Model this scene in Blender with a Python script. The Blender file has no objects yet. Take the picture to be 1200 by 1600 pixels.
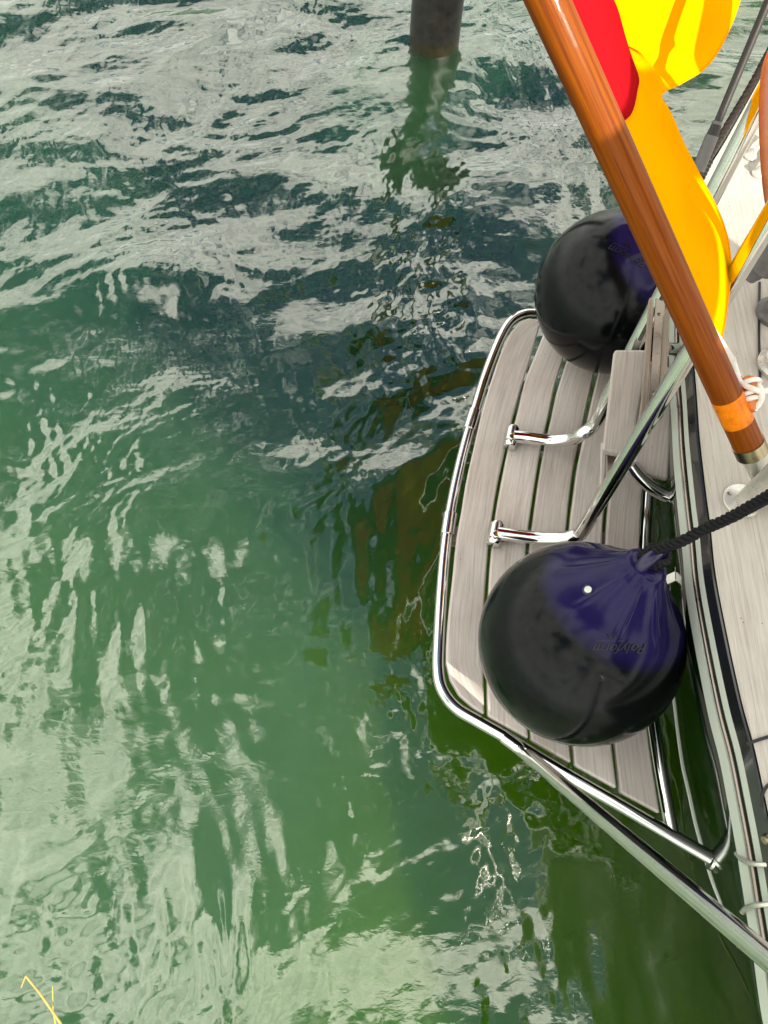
import bpy, bmesh, math, random
import numpy as np
from mathutils import Vector, Matrix
from mathutils.bvhtree import BVHTree

R = math.radians
random.seed(7)
rng = np.random.default_rng(11)
scene = bpy.context.scene
col = scene.collection

# ------------------------------------------------------------------ camera
H = 2.10                       # eye height above the water
F = 1200.0                     # focal length in photo pixels (1200 x 1600)
NADIR = (555.0, 1380.0)        # where the plumb line meets the picture
_q = Vector(((NADIR[0]-600)/F, (800-NADIR[1])/F, -1.0)).normalized()
_zr = -_q
_yr = (Vector((0, 1, 0)) - _zr*_zr.y).normalized()
_xr = _yr.cross(_zr)
ROT = Matrix((_xr, _yr, _zr))  # camera -> world
cam_d = bpy.data.cameras.new("camera")
cam = bpy.data.objects.new("camera", cam_d)
col.objects.link(cam)
cam_d.sensor_fit = 'VERTICAL'
cam_d.sensor_height = 24.0
cam_d.lens = 24.0*F/1600.0
cam_d.clip_start = 0.02
cam_d.clip_end = 6000
cam.matrix_world = Matrix.Translation((0, 0, H)) @ ROT.to_4x4()
scene.camera = cam
CAM = Vector((0, 0, H))

# ------------------------------------------------------------------ light
SUN_EL = 38.0
SUN_H = Vector((0.577, -0.817)).normalized()
SUN = Vector((SUN_H.x*math.cos(R(SUN_EL)), SUN_H.y*math.cos(R(SUN_EL)), math.sin(R(SUN_EL))))
sun_d = bpy.data.lights.new("sun", 'SUN')
sun_d.energy = 5.0
sun_d.angle = R(0.5)
sun_d.color = (1.0, 0.93, 0.80)
sun = bpy.data.objects.new("sun", sun_d)
col.objects.link(sun)
sun.rotation_euler = SUN.to_track_quat('Z', 'Y').to_euler()

world = bpy.data.worlds.new("World")
scene.world = world
world.use_nodes = True
wn, wl = world.node_tree.nodes, world.node_tree.links
wn.clear()
def N(tree, typ, **kw):
    n = tree.nodes.new(typ)
    for k, v in kw.items():
        if k == 'inp':
            for a, b in v.items():
                n.inputs[a].default_value = b
        else:
            setattr(n, k, v)
    return n
wt = world.node_tree
w_out = N(wt, 'ShaderNodeOutputWorld')
w_bg = N(wt, 'ShaderNodeBackground', inp={'Strength': 0.10})
w_sky = N(wt, 'ShaderNodeTexSky', sky_type='NISHITA', sun_disc=False)
w_sky.sun_elevation = R(SUN_EL)
w_sky.sun_rotation = math.atan2(SUN.x, SUN.y)
w_sky.air_density = 1.0
w_sky.dust_density = 1.5
# broken bright cloud: noise on a flat cloud deck (direction divided by height)
w_tc = N(wt, 'ShaderNodeTexCoord')
w_sep = N(wt, 'ShaderNodeSeparateXYZ')
wl.new(w_tc.outputs['Generated'], w_sep.inputs[0])
w_zz = N(wt, 'ShaderNodeMath', operation='MAXIMUM', inp={1: 0.0})
wl.new(w_sep.outputs['Z'], w_zz.inputs[0])
w_za = N(wt, 'ShaderNodeMath', operation='ADD', inp={1: 0.25})
wl.new(w_zz.outputs[0], w_za.inputs[0])
w_dx = N(wt, 'ShaderNodeMath', operation='DIVIDE')
w_dy = N(wt, 'ShaderNodeMath', operation='DIVIDE')
wl.new(w_sep.outputs['X'], w_dx.inputs[0]); wl.new(w_za.outputs[0], w_dx.inputs[1])
wl.new(w_sep.outputs['Y'], w_dy.inputs[0]); wl.new(w_za.outputs[0], w_dy.inputs[1])
w_cb = N(wt, 'ShaderNodeCombineXYZ')
wl.new(w_dx.outputs[0], w_cb.inputs[0]); wl.new(w_dy.outputs[0], w_cb.inputs[1])
w_n1 = N(wt, 'ShaderNodeTexNoise', inp={'Scale': 2.6, 'Detail': 7.0, 'Roughness': 0.60, 'Distortion': 0.6})
wl.new(w_cb.outputs[0], w_n1.inputs['Vector'])
# clear gap over and a little to the left of the zenith
w_off = N(wt, 'ShaderNodeVectorMath', operation='SUBTRACT')
w_off.inputs[1].default_value = (-0.08, 0.36, 0.0)
wl.new(w_cb.outputs[0], w_off.inputs[0])
w_len = N(wt, 'ShaderNodeVectorMath', operation='LENGTH')
wl.new(w_off.outputs[0], w_len.inputs[0])
w_gap = N(wt, 'ShaderNodeMapRange', inp={'From Min': 0.08, 'From Max': 0.55, 'To Min': -0.18, 'To Max': 0.09})
wl.new(w_len.outputs['Value'], w_gap.inputs['Value'])
w_sum = N(wt, 'ShaderNodeMath', operation='ADD')
wl.new(w_n1.outputs['Fac'], w_sum.inputs[0]); wl.new(w_gap.outputs[0], w_sum.inputs[1])
w_msk = N(wt, 'ShaderNodeMapRange', interpolation_type='SMOOTHSTEP', inp={'From Min': 0.485, 'From Max': 0.545})
wl.new(w_sum.outputs[0], w_msk.inputs['Value'])
w_n2 = N(wt, 'ShaderNodeTexNoise', inp={'Scale': 6.0, 'Detail': 4.0, 'Roughness': 0.6})
wl.new(w_cb.outputs[0], w_n2.inputs['Vector'])
w_cr = N(wt, 'ShaderNodeValToRGB')
w_cr.color_ramp.elements[0].position = 0.30; w_cr.color_ramp.elements[0].color = (8.6, 8.8, 8.5, 1)
w_cr.color_ramp.elements[1].position = 0.72; w_cr.color_ramp.elements[1].color = (23.2, 22.8, 19.8, 1)
wl.new(w_n2.outputs['Fac'], w_cr.inputs['Fac'])
w_mix = N(wt, 'ShaderNodeMix', data_type='RGBA')
w_n3 = N(wt, 'ShaderNodeTexNoise', inp={'Scale': 5.5, 'Detail': 6.0, 'Roughness': 0.62, 'Distortion': 0.8})
wl.new(w_cb.outputs[0], w_n3.inputs['Vector'])
w_wsp = N(wt, 'ShaderNodeMapRange', interpolation_type='SMOOTHSTEP', inp={'From Min': 0.50, 'From Max': 0.68, 'To Min': 0.0, 'To Max': 0.42})
wl.new(w_n3.outputs['Fac'], w_wsp.inputs['Value'])
w_max = N(wt, 'ShaderNodeMath', operation='MAXIMUM')
wl.new(w_msk.outputs[0], w_max.inputs[0]); wl.new(w_wsp.outputs[0], w_max.inputs[1])
wl.new(w_max.outputs[0], w_mix.inputs['Factor'])
wl.new(w_sky.outputs[0], w_mix.inputs['A'])
wl.new(w_cr.outputs['Color'], w_mix.inputs['B'])
wl.new(w_mix.outputs['Result'], w_bg.inputs['Color'])
wl.new(w_bg.outputs[0], w_out.inputs['Surface'])

scene.view_settings.view_transform = 'Standard'
scene.view_settings.look = 'None'
scene.view_settings.exposure = 0.55
scene.view_settings.gamma = 1.0
scene.cycles.max_bounces = 8
scene.cycles.caustics_reflective = False
scene.cycles.caustics_refractive = False
scene.cycles.use_denoising = True

# ------------------------------------------------------------------ helpers
def ray(px, py):
    return ROT @ Vector(((px-600)/F, (800-py)/F, -1.0))
def P(px, py, z):
    """point at height z seen at photo pixel (px, py)"""
    d = ray(px, py)
    return CAM + d*((z-H)/d.z)
def link(o, parent=None):
    col.objects.link(o)
    if parent is not None:
        o.parent = parent
        o.matrix_parent_inverse = Matrix.Translation(parent.location).inverted()
    return o
def empty(name, loc, label, cat, group=None):
    o = bpy.data.objects.new(name, None)
    o.empty_display_size = 0.1
    col.objects.link(o)
    o.location = loc
    tag(o, label, cat, group)
    return o
def tag(o, label, cat, group=None):
    o['label'] = label; o['category'] = cat
    if group: o['group'] = group
    return o
def mesh_obj(name, verts, faces, mat, parent=None, smooth=True, uvs=None, mats=None, fm=None):
    me = bpy.data.meshes.new(name)
    me.from_pydata([tuple(v) for v in verts], [], faces)
    if uvs is not None:
        uv = me.uv_layers.new(name="uv")
        for lp in me.loops:
            uv.data[lp.index].uv = uvs[lp.vertex_index]
    for m in ([mat] if mats is None else mats):
        me.materials.append(m)
    if fm is not None:
        for p, i in zip(me.polygons, fm): p.material_index = i
    bm = bmesh.new(); bm.from_mesh(me)
    bmesh.ops.recalc_face_normals(bm, faces=bm.faces)
    bm.to_mesh(me); bm.free()
    for p in me.polygons: p.use_smooth = smooth
    if smooth: me.set_sharp_from_angle(angle=R(38))
    me.update()
    return link(bpy.data.objects.new(name, me), parent)
def auto_bevel(o, w=0.003, seg=2):
    m = o.modifiers.new("bevel", 'BEVEL')
    m.width = w; m.segments = seg; m.limit_method = 'ANGLE'; m.angle_limit = R(40)
    n = o.modifiers.new("normals", 'WEIGHTED_NORMAL')
    n.keep_sharp = True
    return o
class MB:
    """collects pieces into one mesh"""
    def __init__(s): s.v = []; s.f = []; s.uv = []; s.m = []
    def add(s, v, f, uv=None, mi=0):
        b = len(s.v)
        s.v += [tuple(x) for x in v]
        s.f += [tuple(i+b for i in q) for q in f]
        s.uv += uv if uv else [(0, 0)]*len(v)
        s.m += [mi]*len(f)
        return s
    def build(s, name, mats, parent=None, smooth=True):
        if not isinstance(mats, (list, tuple)): mats = [mats]
        return mesh_obj(name, s.v, s.f, None, parent, smooth, s.uv, mats, s.m)
def spline(pts, n=8):
    """Catmull-Rom through the points"""
    pts = [Vector(p) for p in pts]
    if len(pts) < 3:
        return [pts[0].lerp(pts[1], i/n) for i in range(n+1)]
    q = [pts[0]*2-pts[1]] + pts + [pts[-1]*2-pts[-2]]
    out = []
    for i in range(1, len(q)-2):
        a, b, c, d = q[i-1], q[i], q[i+1], q[i+2]
        for k in range(n):
            t = k/n
            out.append(0.5*((2*b) + (c-a)*t + (2*a-5*b+4*c-d)*t*t + (3*b-a-3*c+d)*t**3))
    out.append(pts[-1])
    return out
def frames(path):
    T = []
    for i in range(len(path)):
        a = path[max(i-1, 0)]; b = path[min(i+1, len(path)-1)]
        T.append((b-a).normalized())
    u = T[0].orthogonal().normalized()
    fr = []
    for t in T:
        u = (u - t*u.dot(t))
        u = u.normalized() if u.length > 1e-6 else t.orthogonal().normalized()
        fr.append((t, u, t.cross(u)))
    return fr
def tube_geo(path, r, n=20, cap=True, rf=None):
    fr = frames(path)
    v, f, uv = [], [], []
    L = 0
    for i, (p, (t, u, w)) in enumerate(zip(path, fr)):
        if i: L += (p-path[i-1]).length
        rr = rf(i/(len(path)-1)) if rf else r
        for k in range(n):
            a = 2*math.pi*k/n
            v.append(p + (u*math.cos(a)+w*math.sin(a))*rr); uv.append((k/n, L))
    for i in range(len(path)-1):
        for k in range(n):
            k2 = (k+1) % n
            f.append((i*n+k, i*n+k2, (i+1)*n+k2, (i+1)*n+k))
    if cap:
        f.append(tuple(range(n))[::-1]); f.append(tuple((len(path)-1)*n+k for k in range(n)))
    return v, f, uv
def tube(name, path, r, mat, parent=None, n=20, rf=None):
    v, f, uv = tube_geo(path, r, n, True, rf)
    return mesh_obj(name, v, f, mat, parent, True, uv)
def lathe_geo(prof, origin, axis, n=40, mod=None):
    """prof: (axial, radial) list"""
    axis = axis.normalized(); u = axis.orthogonal().normalized(); w = axis.cross(u)
    v, f, uv = [], [], []
    for i, (a, r) in enumerate(prof):
        for k in range(n):
            th = 2*math.pi*k/n
            rr = r*(mod(a, th) if mod else 1.0)
            v.append(origin + axis*a + (u*math.cos(th)+w*math.sin(th))*rr); uv.append((k/n, a))
    for i in range(len(prof)-1):
        for k in range(n):
            k2 = (k+1) % n
            f.append((i*n+k, i*n+k2, (i+1)*n+k2, (i+1)*n+k))
    f.append(tuple(range(n))[::-1]); f.append(tuple((len(prof)-1)*n+k for k in range(n)))
    return v, f, uv
def rope_geo(path, r, pitch, strands=3, n=8):
    """laid rope: strands twisted round the path"""
    fr = frames(path)
    L = [0.0]
    for i in range(1, len(path)): L.append(L[-1]+(path[i]-path[i-1]).length)
    V, Fc, U = [], [], []
    for s in range(strands):
        sp = []
        for p, (t, u, w), l in zip(path, fr, L):
            a = 2*math.pi*(l/pitch + s/strands)
            sp.append(p + (u*math.cos(a)+w*math.sin(a))*r*0.52)
        v, f, uv = tube_geo(sp, r*0.56, n)
        b = len(V); V += v; U += uv; Fc += [tuple(i+b for i in q) for q in f]
    return V, Fc, U
def dense(path, step):
    out = [path[0]]
    for i in range(1, len(path)):
        d = (path[i]-path[i-1]).length
        k = max(1, int(d/step))
        for j in range(1, k+1): out.append(path[i-1].lerp(path[i], j/k))
    return out
def slab_geo(left, right, down, n=24):
    """plank between two edges (lists of points), extruded by vector down"""
    def res(pl, n):
        L = [0.0]
        for i in range(1, len(pl)): L.append(L[-1]+(pl[i]-pl[i-1]).length)
        o = []
        for k in range(n+1):
            s = L[-1]*k/n; i = 1
            while i < len(L)-1 and L[i] < s: i += 1
            d = L[i]-L[i-1]
            o.append(pl[i-1].lerp(pl[i], (s-L[i-1])/d if d > 0 else 0))
        return o
    a, b = res(left, n), res(right, n)
    v, uv, f = [], [], []
    L = 0
    for i in range(n+1):
        if i: L += (a[i]-a[i-1]).length
        wd = (b[i]-a[i]).length
        v += [a[i], b[i], b[i]+down, a[i]+down]
        uv += [(L, 0), (L, wd), (L, wd+.02), (L, -.02)]
    for i in range(n):
        o = i*4
        for k in range(4):
            k2 = (k+1) % 4
            f.append((o+k, o+k2, o+4+k2, o+4+k))
    f.append((0, 1, 2, 3)); f.append((n*4+3, n*4+2, n*4+1, n*4))
    return v, f, uv
def box_geo(c, ax, ay, az):
    """box from centre and three half-axis vectors"""
    v = [c+ax*i+ay*j+az*k for i in (-1, 1) for j in (-1, 1) for k in (-1, 1)]
    f = [(0, 1, 3, 2), (4, 6, 7, 5), (0, 4, 5, 1), (2, 3, 7, 6), (0, 2, 6, 4), (1, 5, 7, 3)]
    return v, f, [(0, 0)]*8

# ------------------------------------------------------------------ materials
def new_mat(name):
    m = bpy.data.materials.new(name); m.use_nodes = True
    t = m.node_tree; t.nodes.clear()
    o = N(t, 'ShaderNodeOutputMaterial')
    b = N(t, 'ShaderNodeBsdfPrincipled')
    t.links.new(b.outputs[0], o.inputs[0])
    return m, t, b, o
def ramp(t, stops):
    n = N(t, 'ShaderNodeValToRGB')
    e = n.color_ramp.elements
    while len(e) < len(stops): e.new(0.5)
    for x, (p, c) in zip(e, stops):
        x.position = p; x.color = (*c, 1)
    return n
def simple(name, colr, rough=0.5, metal=0.0, var=0.15, scale=20, bump=0.0, coat=0.0, spec=0.5):
    m, t, b, o = new_mat(name)
    tc = N(t, 'ShaderNodeTexCoord')
    nz = N(t, 'ShaderNodeTexNoise', inp={'Scale': scale, 'Detail': 5.0, 'Roughness': 0.6})
    t.links.new(tc.outputs['Object'], nz.inputs['Vector'])
    r = ramp(t, [(0.3, tuple(c*(1-var) for c in colr)), (0.7, tuple(min(1, c*(1+var)) for c in colr))])
    t.links.new(nz.outputs['Fac'], r.inputs[0]); t.links.new(r.outputs[0], b.inputs['Base Color'])
    mr = N(t, 'ShaderNodeMapRange', inp={'From Min': 0.3, 'From Max': 0.7, 'To Min': rough*0.8, 'To Max': min(1, rough*1.25)})
    t.links.new(nz.outputs['Fac'], mr.inputs['Value']); t.links.new(mr.outputs[0], b.inputs['Roughness'])
    b.inputs['Metallic'].default_value = metal
    b.inputs['Coat Weight'].default_value = coat
    b.inputs['Coat Roughness'].default_value = 0.04
    b.inputs['Specular IOR Level'].default_value = spec
    if bump:
        bp = N(t, 'ShaderNodeBump', inp={'Strength': bump, 'Distance': 0.002})
        t.links.new(nz.outputs['Fac'], bp.inputs['Height']); t.links.new(bp.outputs[0], b.inputs['Normal'])
    return m
M = {}
M['steel'] = simple('polished_steel', (0.70, 0.69, 0.67), 0.09, 1.0, 0.06, 35)
M['dull_steel'] = simple('brushed_steel', (0.30, 0.25, 0.22), 0.30, 1.0, 0.10, 60)
M['green'] = simple('dark_green_gelcoat', (0.004, 0.017, 0.006), 0.08, 0, 0.15, 8, coat=0.1, spec=0.35)
M['dark_rail'] = simple('black_green_paint', (0.012, 0.014, 0.015), 0.12, 0, 0.2, 10, coat=0.5)
M['cream'] = simple('cream_stripe_paint', (0.60, 0.64, 0.57), 0.35, 0, 0.05, 10)
M['black_rope'] = simple('black_rope', (0.0035, 0.0035, 0.005), 0.6, 0, 0.4, 150, 0.4, spec=0.2)
M['grey_rope'] = simple('grey_brown_rope', (0.030, 0.022, 0.019), 0.8, 0, 0.4, 150, 0.4, spec=0.2)
M['white_cord'] = simple('white_cord', (0.80, 0.76, 0.70), 0.8, 0, 0.08, 120, 0.3)
M['tape'] = simple('white_hoist_tape', (0.72, 0.66, 0.60), 0.85, 0, 0.06, 300, 0.3)
M['rubber'] = simple('dark_rubber', (0.013, 0.010, 0.009), 0.5, 0, 0.2, 40)
M['grey_plastic'] = simple('grey_plastic', (0.12, 0.11, 0.11), 0.45, 0, 0.2, 60)
M['orange_wood'] = simple('orange_wooden_toggle', (0.60, 0.17, 0.03), 0.4, 0, 0.2, 40)
M['salmon_wood'] = simple('pale_varnished_wood', (0.42, 0.17, 0.085), 0.4, 0, 0.12, 50)
M['pale_boom'] = simple('pale_boom_cover', (0.74, 0.70, 0.60), 0.85, 0, 0.08, 30, 0.3)  # for the added boom out of view
M['brass'] = simple('old_brass', (0.30, 0.26, 0.17), 0.28, 1.0, 0.2, 40)
M['shade_caster'] = simple('shade_caster_cloth', (0.020, 0.028, 0.022), 0.9, 0, 0.06, 60)  # dark cloth of the added, unseen shade canopy
M['white_metal'] = simple('pale_metal', (0.62, 0.60, 0.55), 0.30, 0.6, 0.08, 30)

def wood_grey(name, base, dark, streak=1.0):
    m, t, b, o = new_mat(name)
    uv = N(t, 'ShaderNodeUVMap', uv_map='uv')
    mp = N(t, 'ShaderNodeMapping'); mp.inputs['Scale'].default_value = (5.0, 170.0, 1.0)
    t.links.new(uv.outputs[0], mp.inputs[0])
    n1 = N(t, 'ShaderNodeTexNoise', inp={'Scale': 1.0, 'Detail': 6.0, 'Roughness': 0.65, 'Distortion': 0.6})
    t.links.new(mp.outputs[0], n1.inputs['Vector'])
    mp2 = N(t, 'ShaderNodeMapping'); mp2.inputs['Scale'].default_value = (14.0, 520.0, 1.0)
    t.links.new(uv.outputs[0], mp2.inputs[0])
    n3 = N(t, 'ShaderNodeTexNoise', inp={'Scale': 1.0, 'Detail': 3.0, 'Roughness': 0.7})
    t.links.new(mp2.outputs[0], n3.inputs['Vector'])
    mp3 = N(t, 'ShaderNodeMapping'); mp3.inputs['Scale'].default_value = (4.0, 9.0, 1.0)
    t.links.new(uv.outputs[0], mp3.inputs[0])
    n2 = N(t, 'ShaderNodeTexNoise', inp={'Scale': 1.0, 'Detail': 5.0, 'Roughness': 0.6})
    t.links.new(mp3.outputs[0], n2.inputs['Vector'])
    r1 = ramp(t, [(0.28, dark), (0.50, base), (0.75, tuple(min(1, c*1.18) for c in base))])
    t.links.new(n1.outputs['Fac'], r1.inputs[0])
    r3 = ramp(t, [(0.32, (0.62, 0.60, 0.57)), (0.52, (1, 1, 1))])
    t.links.new(n3.outputs['Fac'], r3.inputs[0])
    mx = N(t, 'ShaderNodeMix', data_type='RGBA', blend_type='MULTIPLY', inp={'Factor': 0.75*streak})
    t.links.new(r1.outputs[0], mx.inputs['A']); t.links.new(r3.outputs[0], mx.inputs['B'])
    r2 = ramp(t, [(0.30, (0.74, 0.69, 0.65)), (0.55, (1, 1, 1))])
    t.links.new(n2.outputs['Fac'], r2.inputs[0])
    mx2 = N(t, 'ShaderNodeMix', data_type='RGBA', blend_type='MULTIPLY', inp={'Factor': 0.6})
    t.links.new(mx.outputs['Result'], mx2.inputs['A']); t.links.new(r2.outputs[0], mx2.inputs['B'])
    # small dark specks
    vo = N(t, 'ShaderNodeTexVoronoi', inp={'Scale': 75.0})
    t.links.new(uv.outputs[0], vo.inputs['Vector'])
    sp = N(t, 'ShaderNodeMapRange', inp={'From Min': 0.05, 'From Max': 0.10, 'To Min': 1.0, 'To Max': 0.0})
    t.links.new(vo.outputs['Distance'], sp.inputs['Value'])
    nm = N(t, 'ShaderNodeTexNoise', inp={'Scale': 14.0})
    t.links.new(uv.outputs[0], nm.inputs['Vector'])
    gt = N(t, 'ShaderNodeMapRange', inp={'From Min': 0.57, 'From Max': 0.62})
    t.links.new(nm.outputs['Fac'], gt.inputs['Value'])
    ml = N(t, 'ShaderNodeMath', operation='MULTIPLY')
    t.links.new(sp.outputs[0], ml.inputs[0]); t.links.new(gt.outputs[0], ml.inputs[1])
    mx3 = N(t, 'ShaderNodeMix', data_type='RGBA')
    t.links.new(ml.outputs[0], mx3.inputs['Factor'])
    t.links.new(mx2.outputs['Result'], mx3.inputs['A']); mx3.inputs['B'].default_value = (0.05, 0.04, 0.035, 1)
    ge = N(t, 'ShaderNodeNewGeometry')
    iv = N(t, 'ShaderNodeMapRange', inp={'To Min': 0.82, 'To Max': 1.06}); t.links.new(ge.outputs['Random Per Island'], iv.inputs['Value'])
    hs = N(t, 'ShaderNodeHueSaturation'); t.links.new(iv.outputs[0], hs.inputs['Value']); t.links.new(mx3.outputs['Result'], hs.inputs['Color'])
    t.links.new(hs.outputs['Color'], b.inputs['Base Color'])
    b.inputs['Roughness'].default_value = 0.78
    b.inputs['Specular IOR Level'].default_value = 0.3
    bp = N(t, 'ShaderNodeBump', inp={'Strength': 0.45, 'Distance': 0.0012})
    t.links.new(n3.outputs['Fac'], bp.inputs['Height']); t.links.new(bp.outputs[0], b.inputs['Normal'])
    return m
M['teak'] = wood_grey('weathered_teak', (0.64, 0.575, 0.535), (0.46, 0.40, 0.365), 0.5)
M['teak_deck'] = wood_grey('weathered_deck_teak', (0.50, 0.46, 0.41), (0.38, 0.34, 0.30), 0.6)
M['teak_brown'] = wood_grey('weathered_brown_teak', (0.40, 0.32, 0.27), (0.27, 0.21, 0.17))

def varnished(name, tape=True):
    m, t, b, o = new_mat(name)
    uv = N(t, 'ShaderNodeUVMap', uv_map='uv')
    tc = N(t, 'ShaderNodeTexCoord')
    mp = N(t, 'ShaderNodeMapping'); mp.inputs['Scale'].default_value = (26.0, 3.5, 1.0)
    t.links.new(uv.outputs[0], mp.inputs[0])
    n1 = N(t, 'ShaderNodeTexNoise', inp={'Scale': 1.0, 'Detail': 6.0, 'Roughness': 0.62, 'Distortion': 0.5})
    t.links.new(mp.outputs[0], n1.inputs['Vector'])
    r1 = ramp(t, [(0.25, (0.095, 0.015, 0.001)), (0.48, (0.215, 0.048, 0.002)), (0.75, (0.32, 0.085, 0.003))])
    t.links.new(n1.outputs['Fac'], r1.inputs[0])
    mp2 = N(t, 'ShaderNodeMapping'); mp2.inputs['Scale'].default_value = (90.0, 14.0, 1.0)
    t.links.new(uv.outputs[0], mp2.inputs[0])
    n2 = N(t, 'ShaderNodeTexNoise', inp={'Scale': 1.0, 'Detail': 4.0, 'Roughness': 0.7})
    t.links.new(mp2.outputs[0], n2.inputs['Vector'])
    r2 = ramp(t, [(0.35, (0.55, 0.50, 0.45)), (0.55, (1, 1, 1))])
    t.links.new(n2.outputs['Fac'], r2.inputs[0])
    mx = N(t, 'ShaderNodeMix', data_type='RGBA', blend_type='MULTIPLY', inp={'Factor': 0.5})
    t.links.new(r1.outputs[0], mx.inputs['A']); t.links.new(r2.outputs[0], mx.inputs['B'])
    t.links.new(mx.outputs['Result'], b.inputs['Base Color'])
    b.inputs['Roughness'].default_value = 0.45
    b.inputs['Coat Weight'].default_value = 0.18
    b.inputs['Specular IOR Level'].default_value = 0.06
    b.inputs['Coat Roughness'].default_value = 0.03
    bp = N(t, 'ShaderNodeBump', inp={'Strength': 0.25, 'Distance': 0.001})
    t.links.new(n2.outputs['Fac'], bp.inputs['Height'])
    t.links.new(bp.outputs[0], b.inputs['Normal']); t.links.new(bp.outputs[0], b.inputs['Coat Normal'])
    return m
M['varnish'] = varnished('varnished_mahogany')
M['amber'] = simple('amber_varnish_band', (0.90, 0.21, 0.004), 0.3, 0, 0.28, 60, 0.25, coat=0.1, spec=0.15)
M['caulk'] = simple('black_caulk', (0.012, 0.012, 0.014), 0.6, 0, 0.2, 40)

def flag_cloth(name, colr, trans):
    m, t, b, o = new_mat(name)
    t.nodes.remove(b)
    d = N(t, 'ShaderNodeBsdfDiffuse', inp={'Color': (*colr, 1)})
    tr = N(t, 'ShaderNodeBsdfTranslucent', inp={'Color': (*trans, 1)})
    uv = N(t, 'ShaderNodeUVMap', uv_map='uv')
    wv = N(t, 'ShaderNodeTexNoise', inp={'Scale': 900.0, 'Detail': 2.0})
    t.links.new(uv.outputs[0], wv.inputs['Vector'])
    bp = N(t, 'ShaderNodeBump', inp={'Strength': 0.15, 'Distance': 0.0005})
    t.links.new(wv.outputs['Fac'], bp.inputs['Height'])
    t.links.new(bp.outputs[0], d.inputs['Normal'])
    mx = N(t, 'ShaderNodeMixShader', inp={0: 0.07})
    t.links.new(d.outputs[0], mx.inputs[1]); t.links.new(tr.outputs[0], mx.inputs[2])
    t.links.new(mx.outputs[0], o.inputs[0])
    return m
M['gold'] = flag_cloth('gold_flag_cloth', (0.90, 0.375, 0.001), (0.97, 0.36, 0.001))
M['red'] = flag_cloth('red_flag_cloth', (0.38, 0.007, 0.011), (0.4, 0.008, 0.011))
M['black_cloth'] = flag_cloth('black_flag_cloth', (0.012, 0.012, 0.012), (0.01, 0.01, 0.01))

# ------------------------------------------------------------------ water
def wave_height(X, Y):
    """sum of wave trains, patchy in strength, calm in the lee of the boat"""
    rg = np.random.default_rng(5)
    hgt = np.zeros_like(X)
    # slow warp of the plane so that no crest is straight
    def slow(a, n=5, lo=0.5, hi=1.4):
        s = np.zeros_like(X)
        for _ in range(n):
            k = 2*np.pi/rg.uniform(lo, hi); th = rg.uniform(0, 2*np.pi)
            s += np.cos(k*(np.cos(th)*X+np.sin(th)*Y)+rg.uniform(0, 6.28))
        return a*s/math.sqrt(n)
    wx, wy = slow(0.045), slow(0.045)
    Xw, Yw = X+wx, Y+wy
    far = 1/(1+np.exp(-(Y-1.15)/0.35))          # stronger away from the boat and bank
    lee = 1/(1+np.exp((X-0.15-0.35*(Y-0.3))/0.16))
    calm = 0.70+0.30*np.clip(lee+0.55*far, 0, 1)
    patches = [np.clip(0.62+0.55*slow(1.0), 0.28, 2.0) for _ in range(4)]
    groups = [
        # mean heading, spread, wavelengths, slope, weight field
        (-80, 24, (0.45, 0.95), 0.078, 0.45+0.8*far),
        (-52, 28, (0.20, 0.45), 0.078, 0.60+0.5*far),
        (-35, 30, (0.10, 0.20), 0.062, 0.80+0.25*far),
        (-95, 35, (0.06, 0.14), 0.045, 0.55+0.6*far),
        (-10, 25, (0.07, 0.28), 0.062, 1.15-0.9*far),
        (-40, 45, (0.030, 0.070), 0.046, 0.90+0.2*far),
        (-60, 70, (0.018, 0.030), 0.026, 0.85+0.2*far),
    ]
    for gi, (hd, spd, (l0, l1), slope, fld) in enumerate(groups):
        n = 16 if gi < 5 else 26
        acc = np.zeros_like(X)
        for _ in range(n):
            lam = l0*(l1/l0)**rg.uniform()
            k = 2*np.pi/lam; th = R(rg.normal(hd, spd))
            ph = k*(np.cos(th)*Xw+np.sin(th)*Yw)+rg.uniform(0, 6.28)
            a = slope*math.sqrt(2.0/n)/k
            acc += a*(np.cos(ph)+0.18*np.cos(2*ph))
        hgt += acc*fld*(patches[gi % 4] if gi < 5 else patches[gi % 4]**1.5)
    return hgt*calm
def axis_coords(a, b, step, reach):
    c = list(np.arange(a, b+step*0.5, step))
    lo, hi, s = [], [], step
    x = a
    while x > -reach:
        s *= 1.35; x -= s; lo.append(x)
    s = step; x = b
    while x < reach:
        s *= 1.35; x += s; hi.append(x)
    return np.array(lo[::-1]+c+hi)
gx = axis_coords(-2.05, 1.3, 0.0045, 2500)
gy = axis_coords(-0.5, 4.1, 0.0045, 2500)
GX, GY = np.meshgrid(gx, gy)
hz = wave_height(GX, GY)
ed = np.clip(np.minimum(np.minimum(GX+4.5, 4.5-GX), np.minimum(GY+3.0, 7.5-GY))/1.5, 0, 1)
hz = hz*ed*ed*(3-2*ed)
nx, ny = len(gx), len(gy)
co = np.stack([GX, GY, hz], -1).reshape(-1, 3).astype(np.float32)
idx = np.arange(nx*ny, dtype=np.int32).reshape(ny, nx)
fc = np.stack([idx[:-1, :-1], idx[:-1, 1:], idx[1:, 1:], idx[1:, :-1]], -1).reshape(-1, 4)
wm = bpy.data.meshes.new("water")
wm.vertices.add(len(co)); wm.vertices.foreach_set("co", co.ravel())
wm.loops.add(fc.size); wm.loops.foreach_set("vertex_index", fc.ravel())
wm.polygons.add(len(fc))
wm.polygons.foreach_set("loop_start", np.arange(0, fc.size, 4, dtype=np.int32))
wm.polygons.foreach_set("loop_total", np.full(len(fc), 4, dtype=np.int32))
wm.polygons.foreach_set("use_smooth", np.ones(len(fc), dtype=bool))
wm.update(calc_edges=True)
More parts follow.
